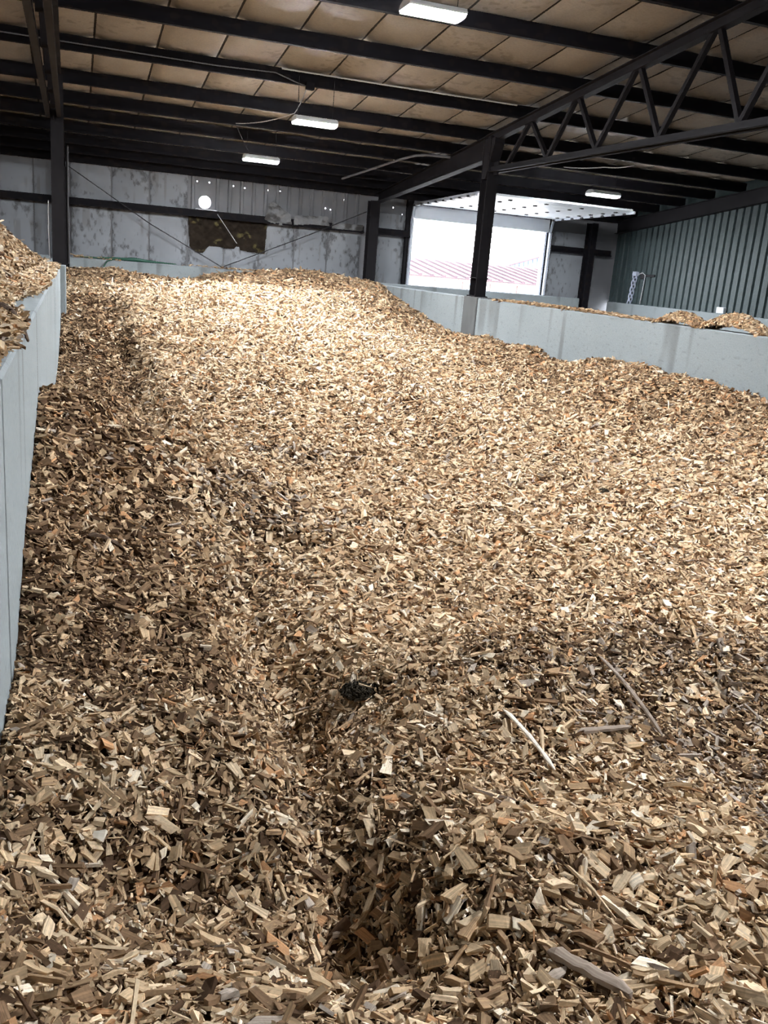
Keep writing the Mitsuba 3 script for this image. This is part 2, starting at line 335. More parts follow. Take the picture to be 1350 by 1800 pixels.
# right (gable) wall: green ribbed siding over a concrete base
put('wall_right__siding', MB().box(XRR, XRR + .02, YF, YB + .06, Z(-.40), Z(4.6)), 'siding_green')
reg('wall_right', 'gable wall of dark green ribbed metal siding at the right', 'wall', kind='structure')
y = 8.1
i = 0
while y < YB - .3:
    for dy, wd in ((0, .028),):
        m = MB().extr(Polygon([(y - .105, 0), (y - .085, -.05), (y + .085, -.05), (y + .105, 0)]), float(roof_z(y)) - Z(-.38), lambda p: np.stack([XRR + p[:, 1], p[:, 0], Z(-.38) + p[:, 2]], -1))
        put(num('wall_right__rib'), m, 'siding_green')
    y += .255; i += 1
put('right_base_wall', MB().box(XRR - .22, XRR - .012, -4.0, YB - .2, 0, Z(-.374), .015), 'concrete', label='pale concrete base wall under the green siding', cat='base wall')
rk = MB()
for a, b in ((YB - .1, RIDGE),):
    za, zb = float(roof_z(a)), float(roof_z(b)); xm = XRR - .15
    rk.bar((xm, a, za - .17), (xm, b, zb - .17), .012, .34).bar((xm, a, za - .335), (xm, b, zb - .335), .16, .014).bar((xm, a, za - .005), (xm, b, zb - .005), .16, .014)
put('gable_rafter', rk, 'column_steel', label='dark steel rafter along the top of the green gable wall', cat='rafter')
put('corner_column', MB().box(XRR - 1.17, XRR - 1.16, YB - .55, YB - .25, 0, Z(1.75)).box(XRR - 1.26, XRR - 1.07, YB - .56, YB - .545, 0, Z(1.75)).box(XRR - 1.26, XRR - 1.07, YB - .255, YB - .24, 0, Z(1.75)), 'dark_steel', label='dark steel column in the far right corner beside the green wall', cat='column')
put('wall_front_added', MB().box(XLL, XRR, YF - .02, YF, 0, Z(3.2)), 'siding_grey', label='added metal wall behind the camera keeping out front daylight, outside the view', cat='wall', kind='structure')  # added closing wall, keeps frontal daylight off the pile
put('wall_left', MB().box(XLL - .02, XLL, YF, YB + .06, 0, Z(4.6)), 'siding_grey', label='metal gable wall far to the left, outside the view', cat='wall', kind='structure')
# ------------------------------------------------------------------ frames
def hsec(x, y, wx, dy, z0, z1, t=.014):
    return MB().box(x - wx / 2, x + wx / 2, y - dy / 2, y - dy / 2 + t, z0, z1).box(x - wx / 2, x + wx / 2, y + dy / 2 - t, y + dy / 2, z0, z1).box(x - t / 2, x + t / 2, y - dy / 2 + t, y + dy / 2 - t, z0, z1)
def column(x, y, wx, dy, z0, z1, label):
    k = num('steel_column')
    put(k + '__shaft', hsec(x, y, wx, dy, z0 + .02, z1), 'column_steel')
    put(k + '__base_plate', MB().box(x - wx / 2 - .03, x + wx / 2 + .03, y - dy / 2 - .04, y + dy / 2 + .04, z0, z0 + .02), 'column_steel')
    reg(k, label, 'column'); return k
CY = 16.65
kc = column(7.62, CY, .22, .30, Z(-.368), Z(2.60), 'dark steel column standing on the right divider wall in front of the open door')
put(kc + '__haunch', MB().extr(Polygon([(-.16, 0), (.02, 0), (.30, .62), (.30, .72), (-.22, .72)]), .2, lambda p: np.stack([7.52 + p[:, 2], CY - p[:, 0], Z(1.84) + p[:, 1]], -1)), 'column_steel')
put(kc + '__splice', MB().box(7.50, 7.74, CY - .17, CY + .17, Z(-.02), Z(.0)), 'column_steel')
kl = column(-.21, CY, .20, .30, Z(-.355), Z(2.60), 'dark steel column standing on the left divider wall')
put('far_column', hsec(7.46, YB - .40, .26, .26, 0, Z(1.70)), 'column_steel', label='dark steel column against the back wall left of the open door', cat='column')
put('far_column_001', hsec(-.21, YB - .40, .22, .26, 0, Z(1.70)), 'column_steel', label='dark steel column against the back wall behind the left column', cat='column')

def truss(x, label):
    k = num('roof_truss')
    z = lambda yy: float(roof_z(yy)) - .07
    tc = MB()
    for s in (-1, 1): tc.bar((x + s * .055, CY + .1, z(CY + .1)), (x + s * .055, RIDGE, z(RIDGE)), .012, .13).bar((x + s * .09, CY + .1, z(CY + .1) + .055), (x + s * .09, RIDGE, z(RIDGE) + .055), .07, .012)
    tc.bar((x, CY + .1, z(CY + .1) - .06), (x, RIDGE, z(RIDGE) - .06), .13, .012)
    put(k + '__top_chord', tc, 'column_steel')
    bc = MB(); zb = Z(2.0)
    for s in (-1, 1): bc.box(x + s * .055 - .006, x + s * .055 + .006, -3.0, CY - .1, zb - .05, zb + .05).box(min(x + s * .055, x + s * .12), max(x + s * .055, x + s * .12), -3.0, CY - .1, zb - .05, zb - .038)
    put(k + '__bottom_chord', bc, 'column_steel')
    bots, tops = [15.95, 14.40, 12.86, 11.25, 9.62, 8.0, 6.4, 4.8], [15.15, 13.60, 11.98, 10.33, 8.7, 7.1, 5.5, 3.9]
    for a, b in zip(bots, tops):
        m = MB().bar((x, a, zb + .03), (x, b + .06, z(b) - .05), .07, .065, (0, 1, 0)); put(num(k + '__web_member'), m, 'column_steel')
    for a, b in zip(bots[1:], tops[:-1]):
        m = MB().bar((x, a, zb + .03), (x, b - .06, z(b) - .05), .07, .065, (0, 1, 0)); put(num(k + '__web_member'), m, 'column_steel')
    put(k + '__gusset', MB().box(x - .008, x + .008, CY - .35, CY - .12, zb - .1, zb + .14), 'column_steel')
    reg(k, label, 'truss')
truss(7.62, 'dark steel roof truss with diagonal webs at the upper right, ending at the right column')
truss(-.26, 'dark steel roof truss seen end-on above the left column')
def rafter(x, label):
    k = num('tapered_rafter')
    ya, yb_ = CY + .155, YB - .25
    ta, tb = float(roof_z(ya)), float(roof_z(yb_)); ba, bb = Z(2.20), Z(1.69)
    put(k + '__web', MB().extr(Polygon([(ya, ba), (yb_, bb), (yb_, tb), (ya, ta)]), .012, lambda p: np.stack([x - .006 + p[:, 2], p[:, 0], p[:, 1]], -1)), 'column_steel')
    put(k + '__bottom_flange', MB().bar((x, ya, ba), (x, yb_, bb), .18, .014), 'column_steel')
    put(k + '__top_flange', MB().bar((x, ya, ta - .007), (x, yb_, tb - .007), .18, .014), 'column_steel')
    reg(k, label, 'rafter')
rafter(7.62, 'tapered dark steel rafter from the right column down to the back wall')
rafter(-.21, 'tapered dark steel rafter behind the left column')

# ------------------------------------------------------------------ lamps
scene['lamp_glow'] = {'type': 'diffuse', 'reflectance': {'type': 'rgb', 'value': [.8, .8, .8]}}
def lamp(x, y, z, label, wire_up=None, L=.70):
    k = num('high_bay_light')
    body = MB().extr(Polygon([(-.185, .012), (-.19, .03), (-.16, .07), (-.06, .10), (.06, .10), (.16, .07), (.19, .03), (.185, .012)]), L, lambda p: np.stack([x - L / 2 + p[:, 2], y + p[:, 0], z + p[:, 1]], -1))
    put(k + '__housing', body, 'fixture_white')
    lens = MB().extr(Polygon([(-.18, .012), (-.175, -.008), (-.14, -.022), (-.06, -.03), (.06, -.03), (.14, -.022), (.175, -.008), (.18, .012)]), L - .02, lambda p: np.stack([x - L / 2 + .01 + p[:, 2], y + p[:, 0], z + p[:, 1] - .002], -1))
    put(k + '__lens', lens, 'lamp_glow', emitter={'type': 'area', 'radiance': {'type': 'rgb', 'value': [LAMP * c for c in LAMP_RGB]}}, label='lit white lens')
    top = float(roof_z(y)) + .1 if wire_up is None else wire_up
    for s in (-1, 1):
        put(num(k + '__hanger'), MB().tube([(x + s * L * .42, y, z + .09), (x + s * L * .42, y, top)], .005, 5), 'cable_dark')
    reg(k, label, 'ceiling light')
lamp(3.93, 10.6, Z(2.86), 'lit linear light nearest the camera, at the top of the photo')
lamp(3.78, 15.3, Z(2.20), 'lit linear light in the middle of its row over the chip pile')
lamp(3.66, 19.2, Z(1.93), 'lit linear light farthest back in the row over the chip pile')
lamp(11.3, 18.5, Z(2.00), 'lit linear light in the right bay near the green wall')
lamp(3.95, 5.1, Z(3.30), 'lit linear light above the camera, outside the view')
lamp(4.6, -0.2, Z(3.50), 'added linear light behind the camera brightening the near chips, outside the view')  # added lamp, lifts the front right of the pile
lamp(-4.0, 15.3, Z(2.25), 'lit linear light in the left bay, outside the view')
lamp(-4.0, 9.0, Z(2.85), 'lit linear light in the left bay nearer the camera, outside the view')

# conduit and cables
def pole(key, pts, r, mat, label, cat, sides=8): put(key, MB().tube(pts, r, sides), mat, True, label=label, cat=cat)
yb = PUR[6]
zb = float(roof_z(yb))
pole('roof_conduit', [(3.2, yb - .12, zb + .19), (5.0, yb - .12, zb + .185), (7.4, yb - .12, zb + .19)], .014, 'cable_white', 'thin pale conduit running along a roof purlin toward the right truss', 'conduit')
pole('roof_conduit_001', [(XLL + .3, yb - .1, zb + .1), (-1., yb - .1, zb + .10), (2.2, yb - .1, zb + .09), (3.1, yb - .1, zb + .12), (3.45, yb - .11, zb + .02), (3.62, yb - .12, zb - .02)], .010, 'pipe_grey', 'thin conduit from the left along a roof purlin to the junction box', 'conduit')
put('junction_box', MB().box(3.6, 3.74, yb - .18, yb - .10, zb - .07, zb + .05, .008), 'dark_steel', label='small dark junction box under the purlin above the middle light', cat='junction box')
def sag(a, b, d, n=9):
    a, b = np.array(a, float), np.array(b, float); t = np.linspace(0, 1, n)[:, None]
    p = a + (b - a) * t; p[:, 2] -= d * 4 * (t * (1 - t))[:, 0]; return p
pole('light_cable', np.vstack([sag((3.62, yb - .13, zb - .05), (3.46, 15.42, Z(2.34)), .03), sag((3.46, 15.42, Z(2.34)), (3.0, 18.4, float(roof_z(18.4)) + .02), .05)]), .008, 'cable_white', 'thin pale cable sagging from the junction box past the middle light', 'cable', 5)
pole('light_cable_001', sag((3.0, 18.45, float(roof_z(18.4)) + .02), (3.42, 19.2, Z(2.06)), .02), .007, 'cable_dark', 'thin dark cable dropping to the farthest light', 'cable', 5)
pole('roof_brace', [(6.19, 22.0, float(roof_z(22.0)) - .03), (6.35, 21.2, float(roof_z(21.2)) - .035), (6.70, 19.4, float(roof_z(19.4)) - .035), (6.86, 18.85, float(roof_z(18.8)) - .04), (7.05, 18.6, float(roof_z(18.6)) - .05), (7.5, 18.45, float(roof_z(18.5)) - .07)], .026, 'pipe_grey', 'grey pipe running under the far purlins toward the right column', 'pipe')
pole('roof_cable', np.vstack([sag((9.2, 14.2, Z(2.08)), (9.35, 15.4, Z(2.16)), .02), sag((9.35, 15.4, Z(2.16)), (9.45, 17.1, Z(2.30)), .02)]), .009, 'cable_white', 'thin pale cable slung below the purlins right of the column', 'cable', 5)
put('hanging_fixture', MB().box(9.0, 9.9, 10.1, 10.4, Z(2.34), Z(2.52), .02).box(9.12, 9.2, 10.2, 10.28, Z(2.5), Z(2.78)), 'dark_steel', label='dark unlit box fixture hanging behind the roof truss at the upper right', cat='fixture')
# cross bracing in front of the back wall
yw = YB - .28
pole('brace_rod', [(-.1, yw, Z(1.76)), (1.8, yw, Z(.62)), (3.62, yw, Z(-.29))], .012, 'cable_dark', 'thin dark brace rod slanting down across the back wall from the left', 'brace rod', 6)
pole('brace_rod_001', [(7.3, yw - .04, Z(1.42)), (5.6, yw - .04, Z(.62)), (3.55, yw - .04, Z(-.285))], .012, 'cable_dark', 'thin dark brace rod slanting up across the back wall to the right', 'brace rod', 6)
pole('leaning_stick', [(3.42, YB - .33, Z(1.00)), (3.68, YB - .34, Z(.66)), (3.93, YB - .36, Z(.33))], .008, 'cable_white', 'thin pale stick leaning across the torn insulation under the round hole', 'stick', 6)
pole('column_cable', [(-.36, CY - .02, Z(.66)), (-.365, CY - .02, Z(.2)), (-.35, CY - .02, Z(-.30))], .010, 'cable_white', 'short white cable hanging on the left side of the left column', 'cable', 6)
pole('column_pipe', [(-.06, CY + .05, Z(1.55)), (-.065, CY + .05, Z(.6)), (-.055, CY + .05, Z(-.33))], .022, 'cable_dark', 'thin dark pipe running down the right side of the left column', 'pipe')
put('daylight_ledge', MB().box(2.9, 3.42, YB - .26, YB - .02, G1 + .002, G1 + .022, .006), 'fixture_white', label='added white ledge painted as daylight on the girt below the round hole', cat='ledge')  # added white piece, paints the daylight that falls on the girt top
rr = random.Random(8)
hp = [(.05, 23.3, Z(-.285)), (.30, 23.3, Z(-.285)), (.55, 23.32, Z(-.285)), (.9, 23.34, Z(-.27)), (1.2, 23.36, Z(-.265)), (1.42, 23.35, Z(-.255)), (1.7, 23.38, Z(-.27)), (2.0, 23.40, Z(-.28)), (2.45, 23.41, Z(-.29))]
pole('green_hose', hp, [.012, .015, .022, .03, .035, .05, .035, .022, .012], 'hose_green', 'dark green hose lying along the low curb at the far left', 'hose')
pole('green_hose_001', [(1.0, 23.3, Z(-.27)), (.80, 23.18, Z(-.34)), (.72, 23.1, Z(-.47))], .014, 'hose_green', 'short green hose end hanging over the low curb', 'hose', 6)

# things on the green wall
for s, (key, r0) in enumerate((('hanging_rope', .0),)):
    st = MB()
    for q in range(3):
        a = np.linspace(0, 9.0, 40)
        st.tube(np.stack([XRR - .10 + .05 * np.cos(a + q * 2.1), 22.42 + .012 * a + .07 * np.sin(a + q * 2.1), Z(.42) - a * .088], -1), .022, 5)
    st.box(XRR - .16, XRR - .03, 22.33, 22.50, Z(.40), Z(.52), .01)
    put(key, st, 'rope', True, label='pale bluish twisted rope hanging on the green wall', cat='rope')
pole('wall_cable', [(XRR - .08, 22.30, Z(.45)), (XRR - .08, 22.12, Z(.50)), (XRR - .08, 21.98, Z(.44)), (XRR - .08, 22.0, Z(.1)), (XRR - .08, 22.04, Z(-.36))], .014, 'cable_white', 'thin pale looped cable hanging right of the rope on the green wall', 'cable', 6)
put('wall_bracket', MB().box(XRR - .10, XRR - .02, 21.55, 21.95, Z(.40), Z(.46), .01).box(XRR - .09, XRR - .03, 22.05, 22.22, Z(.33), Z(.48), .02), 'cable_dark', label='small dark bracket on the green wall beside the looped cable', cat='bracket')
put('outlet_box', MB().box(XRR - .13, XRR - .03, 18.45, 18.72, Z(-.37), Z(-.22), .012), 'fixture_white', label='small white box on the base wall under the green siding', cat='outlet box')

# ------------------------------------------------------------------ the open overhead door
DX0, DX1 = 8.70, 12.80
d = 'door_1'
reg(d, 'white sectional overhead door, opened up under the roof, daylight below it', 'door', kind='structure')
put(num(d + '__section'), MB().box(DX0, DX1, YB - .16, YB - .11, Z(1.39), Z(1.74), .01), 'door_white')
def dsec(y0, z0, y1, z1): return MB().bar(((DX0 + DX1) / 2, y0, z0), ((DX0 + DX1) / 2, y1, z1), DX1 - DX0, .045)
yy, zz = YB - .17, Z(1.775)
for i in range(7):
    y1, z1 = yy - .575, zz + .012
    put(num(d + '__section'), dsec(yy - .008, zz, y1 + .008, z1), 'door_white')
    for hx in np.linspace(DX0 + .12, DX1 - .12, 5):
        hk = d + ('__section_%03d' % (i + 1)) + '__hinge'
        put(num(hk), MB().box(hx - .04, hx + .04, yy - .05, yy + .03, zz - .045, zz - .02, .006), 'cable_dark')
    yy, zz = y1, z1
for s, xx in ((-1, DX0 - .05), (1, DX1 + .05)):
    tr = MB().box(xx - .03, xx + .03, YB - .20, YB - .09, Z(-.34), Z(1.38)).bar((xx, YB - .2, Z(1.73)), (xx, yy, zz - .05), .05, .06)
    tr.bar((xx, YB - .14, Z(1.38)), (xx, YB - .24, Z(1.74)), .05, .06, (0, 1, 0))
    put(num(d + '__track'), tr, 'galvanised')
    for q in range(8):
        yr = YB - .3 - q * .5
        put(num(d + '__roller'), MB().box(xx - .045, xx + .045, yr - .06, yr + .06, Z(1.69) + q * .0105, Z(1.73) + q * .0105, .008), 'cable_dark')
for s, (xa, xb) in ((0, (8.52, 8.68)), (1, (12.80, 12.95))):
    put(num(d + '__jamb'), MB().box(xa, xb, YB - .10, YB + .08, 0, Z(1.9)), 'column_steel')
put(d + '__jamb_trim', MB().box(8.655, 8.70, YB - .09, YB + .10, 0, Z(1.42)).box(12.735, 12.78, YB - .09, YB + .10, 0, Z(1.42)), 'galvanised')

# ------------------------------------------------------------------ outside, seen through the door
sh = 'shed'
reg(sh, 'long low shed with a faded red ribbed roof seen through the open door', 'shed')
sx0, sx1, sy0, sy1 = 12.0, 25.6, 41.5, 47.5
ez, rz = Z(-.12), Z(.70)
put(sh + '__roof', MB().bar(((sx0 + sx1) / 2, sy0, ez), ((sx0 + sx1) / 2, sy1, rz), sx1 - sx0, .05).bar(((sx0 + sx1) / 2, sy1, rz), ((sx0 + sx1) / 2, sy1 + 5, ez), sx1 - sx0, .05), 'red_roof')
for xx in np.arange(sx0 + .2, sx1, .62):
    put(num(sh + '__roof_rib'), MB().bar((xx, sy0, ez + .06), (xx, sy1, rz + .06), .16, .10), 'red_roof')
for xx in np.arange(sx0 + .3, sx1, 1.5):
    put(num(sh + '__post'), MB().box(xx - .07, xx + .07, sy0 + .1, sy0 + .24, 0, ez), 'post_wood')
    put(num(sh + '__brace'), MB().bar((xx, sy0 + .17, ez - .7), (xx - .5, sy0 + .17, ez - .05), .08, .08), 'post_wood')
put(sh + '__fascia', MB().box(sx0, sx1, sy0 + .05, sy0 + .12, ez - .14, ez), 'post_wood')
put(sh + '__rail', MB().box(sx0, sx1, sy0 + .15, sy0 + .2, Z(-.85), Z(-.75)), 'post_wood')
b = 'outbuilding'
reg(b, 'blue grey ribbed gable building behind the red roofed shed outside the door', 'building')
gx0, gx1, gy = 22.1 * 58 / 45, 24.0 * 58 / 45, 58.0
put(b + '__wall', MB().extr(Polygon([(gx0 - 1.5, 0), (gx1 + .2, 0), (gx1 + .2, Z(1.80)), (gx0 - 1.5, Z(.45))]), 6, lambda p: np.stack([p[:, 0], gy + p[:, 2], p[:, 1]], -1)), 'blue_siding')
for xx in np.arange(gx0 - 1.3, gx1 + .1, .34):
    zt = Z(.45) + (xx - gx0 + 1.5) / (gx1 - gx0 + 1.7) * 1.35 - .03
    put(num(b + '__siding_rib'), MB().box(xx - .05, xx + .05, gy - .05, gy + .01, 0, zt), 'blue_siding')
put(b + '__roof', MB().bar((gx0 - 1.7, gy + 2.9, Z(.41)), (gx1 + .45, gy + 2.9, Z(1.90)), 6.6, .09), 'red_roof')

# ------------------------------------------------------------------ the chip pile: surface
CTRL = np.array([
 # along the right divider wall (x, y, height relative to the lens)
 (7.5, 23.2, -.36), (7.5, 22.14, -.41), (7.5, 20.95, -.64), (7.5, 19.5, -.89), (7.5, 18.23, -1.11), (7.5, 17, -1.12), (7.5, 15.87, -1.15), (7.5, 14.65, -1.16), (7.5, 13.67, -1.15), (7.5, 12.87, -1.25),
 (7.5, 12.27, -1.15), (7.5, 11.2, -.98), (7.5, 10.63, -1.01), (7.5, 9.96, -1.08), (7.5, 9.05, -1.06), (7.5, 8.14, -1.15), (7.5, 6.5, -1.2), (7.5, 4, -1.4), (7.5, 1, -1.4),
 # along the left divider wall
 (-.19, 23.2, -.62), (-.19, 21, -.80), (-.19, 19, -.92), (-.12, 17, -1.10), (-.19, 14.5, -1.42), (-.19, 12, -1.55), (-.19, 9.67, -1.57), (-.19, 7.2, -1.35), (-.19, 5.7, -.95), (-.19, 4.74, -.94), (-.19, 4.0, -1.07), (-.19, 3.4, -1.17), (-.19, 2.9, -1.33), (-.19, 2.35, -1.27), (-.19, 1.4, -1.2), (-.19, 0, -1.25),
 # near heap
 (.18, 1.22, -1.25), (.49, 1.15, -1.25), (.79, 1.04, -1.22), (1.12, .94, -1.2), (.14, 1.78, -1.49), (.39, 1.59, -1.48), (.59, 1.62, -1.48), (.83, 1.61, -1.3), (1.21, 1.49, -1.27), (1.53, 1.39, -1.25),
 (.02, 2.09, -1.26), (.17, 2.33, -1.28), (.4, 2.23, -1.31), (.67, 2.81, -1.62), (.99, 2.77, -1.5), (.82, 2.19, -1.42), (1.42, 2.72, -1.32), (1.85, 2.85, -1.31), (2.2, 2.7, -1.33), (2.6, 2.65, -1.36), (3.6, 2.5, -1.40), (1.3, 2.3, -1.42), (1.7, 2.3, -1.43), (2.1, 2.2, -1.43), (2.4, 2.1, -1.42),
 (2.1, 3.72, -1.75), (3.04, 3.59, -1.75), (3.49, 3.45, -1.72), (1.38, 3.64, -1.7), (5.2, 3.0, -1.5),
 # middle
 (1.82, 4.94, -1.8), (2.67, 7.43, -1.88), (3.45, 9.77, -1.78), (4.51, 12.97, -1.48), (5.28, 15.32, -1.24), (5.27, 18.13, -1.02), (3.04, 4.77, -1.78), (4.28, 6.92, -1.75), (4.62, 5.71, -1.68), (5.63, 5.93, -1.55), (6.51, 6.98, -1.33),
 (6.63, 8.47, -1.38), (6.37, 10.58, -1.45), (6.41, 12.43, -1.33), (6.74, 15.48, -1.18), (2.3, 10.65, -1.62), (2.76, 12.94, -1.32), (2.0, 12.3, -1.42),
 # left strip and mound
 (.07, 5.97, -1.02), (.43, 5.97, -1.2), (.76, 6.28, -1.38), (1.13, 6.76, -1.62), (.17, 4.23, -1.33), (.03, 3.2, -1.33), (.46, 4.36, -1.55), (.37, 3.51, -1.5), (.8, 4.12, -1.72), (.72, 3.4, -1.68), (.7, 10.7, -1.68), (.53, 12.8, -1.55), (1.13, 11.18, -1.58), (1.39, 13.88, -1.3), (1.58, 15.85, -1.1), (1.86, 18.69, -.86), (.65, 15.8, -1.18), (.35, 19, -.82),
 # the far end
 (.82, 23.1, -.56), (2.3, 23.3, -.62), (3.3, 23.3, -.50), (4.3, 23.3, -.36), (5.2, 23.2, -.28), (6.4, 23.0, -.30), (1.5, 20.8, -.72), (3.5, 19.4, -.70), (5.2, 19.6, -.74), (6.3, 20.3, -.62), (3.5, 21.2, -.62), (5.2, 21.5, -.46),
 (3.6, 17.2, -.95), (3.6, 15.2, -1.16),
 (0, -1.5, -1.5), (2, -1.5, -1.5), (4, -1.5, -1.55), (7, -1.5, -1.6), (2.0, .3, -1.22), (3.5, .8, -1.35)], float)
GS = .05
GX0, GY0 = XL, -2.0
gx, gyv = np.arange(GX0, XR + GS, GS), np.arange(GY0, YB - .44, GS)
_rbf = RBFInterpolator(CTRL[:, :2] * [1.0, .8], CTRL[:, 2], kernel='thin_plate_spline', smoothing=.004)
cgx, cgy = np.arange(GX0, XR + .4, .2), np.arange(GY0, YB, .2)
GG = np.stack(np.meshgrid(cgx, cgy, indexing='ij'), -1)
Hc = _rbf((GG * [1.0, .8]).reshape(-1, 2)).reshape(GG.shape[:2])
XX, YY = np.meshgrid(gx, gyv, indexing='ij')
HH = map_coordinates(Hc, [(XX - GX0) / .2, (YY - GY0) / .2], order=3, mode='nearest')
def gauss(cx, cy, sx, sy, a, h):
    c, s = math.cos(a), math.sin(a); u = (XX - cx) * c + (YY - cy) * s; v = -(XX - cx) * s + (YY - cy) * c
    return h * np.exp(-(u / sx) ** 2 - (v / sy) ** 2)
P3 = np.stack([XX, YY, 0 * XX], -1)
HH += .22 * (meshkit.fbm(P3 * 1.1, 3, 11) - .5) * np.clip(YY / 6, .35, 1) + .10 * (meshkit.fbm(P3 * 3.2, 3, 12) - .5)
def rut(x0, y0, x1, y1, wd, h):
    dx, dy = x1 - x0, y1 - y0; L = math.hypot(dx, dy); u = ((XX - x0) * dx + (YY - y0) * dy) / L; v = (-(XX - x0) * dy + (YY - y0) * dx) / L
    wob = .18 * (meshkit.noise(np.stack([u * .9, u * 0, u * 0], -1), 5) - .5)
    return h * np.exp(-((v + wob) / wd) ** 2) * np.clip(np.minimum(u, L - u) / .6 + .5, 0, 1)
# wheel ruts and small heaps
HH += rut(3.95, 8.6, 3.6, 17.0, .24, -.17) + rut(4.4, 8.6, 4.05, 17.0, .26, .09) + rut(3.5, 8.6, 3.2, 17.0, .26, .05)
HH += rut(.75, 9.0, .55, 17.5, .25, -.15) + rut(1.1, 9.0, 1.0, 17.5, .22, .06)
HH += rut(4.6, 7.0, 6.9, 9.2, .25, -.09) + rut(5.0, 9.0, 6.8, 13.0, .3, .05)
HH += rut(.55, 1.45, .72, 2.95, .11, -.09) + rut(.72, 2.75, .88, 4.7, .16, -.11) + rut(.42, 2.9, .5, 4.7, .2, .07) + rut(1.05, 2.9, 1.3, 4.7, .2, .04)
HH += gauss(2.0, 8.3, .55, .32, .3, .14) + gauss(1.35, 5.4, .42, .5, .6, .13) + gauss(1.0, 6.3, .3, .25, 0, .10) + gauss(3.9, 11.0, .5, .4, 0, .09)
HH += gauss(.72, 2.55, .12, .30, -.3, -.07) + gauss(1.0, 2.75, .12, .10, 0, -.05) + gauss(.55, 1.55, .14, .16, 0, -.06) + gauss(1.62, 2.78, .16, .12, .3, .05)
HH += gauss(3.6, 21.3, 3.0, .55, 0, -.10) + gauss(3.4, 19.8, 3.0, .5, 0, .08) + gauss(5.0, 22.9, .8, .35, 0, .07)
HH += gauss(.95, 1.42, .16, .12, .0, .03) + gauss(.25, 1.95, .22, .10, .2, .035)
def surf(x, y):
    x, y = np.asarray(x, float), np.asarray(y, float)
    return EYE + map_coordinates(HH, [np.atleast_1d((x - GX0) / GS), np.atleast_1d((y - GY0) / GS)], order=1, mode='nearest').reshape(x.shape)
def nrm(x, y, fn, e=.05):
    n = np.stack([-(fn(x + e, y) - fn(x - e, y)) / (2 * e), -(fn(x, y + e) - fn(x, y - e)) / (2 * e), np.ones_like(x)], -1)
    return n / np.linalg.norm(n, axis=1, keepdims=True)

# ------------------------------------------------------------------ chips
def chips(P, N, L, W, H, tone, rng, tilt, ns=2, bottom=True, azim=None, ends=True):
    """irregular split chips: (vertices, faces, uv); ns cross-sections along each chip, a bent and tapered block of wood"""
    n = len(P)
    N = N + rng.normal(0, 1, (n, 3)) * tilt[:, None]; N /= np.linalg.norm(N, axis=1, keepdims=True)
    az = rng.uniform(0, 2 * np.pi, n) if azim is None else azim
    a = np.stack([np.cos(az), np.sin(az), np.zeros(n)], -1); a -= N * (a * N).sum(1, keepdims=True); a /= np.linalg.norm(a, axis=1, keepdims=True)
    b = np.cross(N, a)
    t = np.linspace(-.5, .5, ns); taper = rng.uniform(-.35, .35, n); skew = rng.normal(0, .22, n); bend = rng.normal(0, .05, n)
    V = np.empty((n, ns, 4, 3)); UV = np.empty((n, ns, 4, 2)); off = rng.uniform(0, 50, n)
    for k in range(ns):
        for c, (sb, sn) in enumerate(((-.5, 1), (.5, 1), (.5, 0), (-.5, 0))):
            wj = (1 + taper * 2 * t[k]) * rng.uniform(.78, 1.1, n); hj = rng.uniform(.7, 1.15, n)
            u = L * (t[k] + (skew * W / L * sb * 1.6 if k in (0, ns - 1) else 0) + rng.uniform(-.05, .05, n)); v = W * sb * wj; w = H * (sn * hj - .5) + L * bend * (1 - (2 * t[k]) ** 2)
            V[:, k, c] = P + a * u[:, None] + b * v[:, None] + N * w[:, None]
            UV[:, k, c, 0] = tone; UV[:, k, c, 1] = off + v + sn * H * .6
    q = []
    for k in range(ns - 1):
        for c in range(3 if not bottom else 4):
            d_ = (c + 1) % 4
            if not bottom and c == 2: continue
            q.append([k * 4 + c, k * 4 + d_, (k + 1) * 4 + d_, (k + 1) * 4 + c])
        if not bottom: q.append([k * 4 + 3, k * 4 + 0, (k + 1) * 4 + 0, (k + 1) * 4 + 3])
    m = (ns - 1) * 4
    if ends: q += [[0, 3, 2, 1], [m, m + 1, m + 2, m + 3]]
    q = np.array(q); tri = np.concatenate([q[:, [0, 2, 1]], q[:, [0, 3, 2]]])
    F = (tri[None] + (np.arange(n) * ns * 4)[:, None, None]).reshape(-1, 3)
    return V.reshape(-1, 3), F, UV.reshape(-1, 2)
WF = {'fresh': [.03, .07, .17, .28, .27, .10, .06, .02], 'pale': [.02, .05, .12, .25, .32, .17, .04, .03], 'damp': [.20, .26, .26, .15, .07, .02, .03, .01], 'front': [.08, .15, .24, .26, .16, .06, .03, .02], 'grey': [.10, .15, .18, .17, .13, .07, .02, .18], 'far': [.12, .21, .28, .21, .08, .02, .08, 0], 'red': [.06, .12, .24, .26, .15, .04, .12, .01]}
def tones(kind, n, rng):
    k = rng.choice(8, n, p=np.array(WF[kind]) / sum(WF[kind])); return (k + rng.uniform(.02, .98, n)) / 8.0
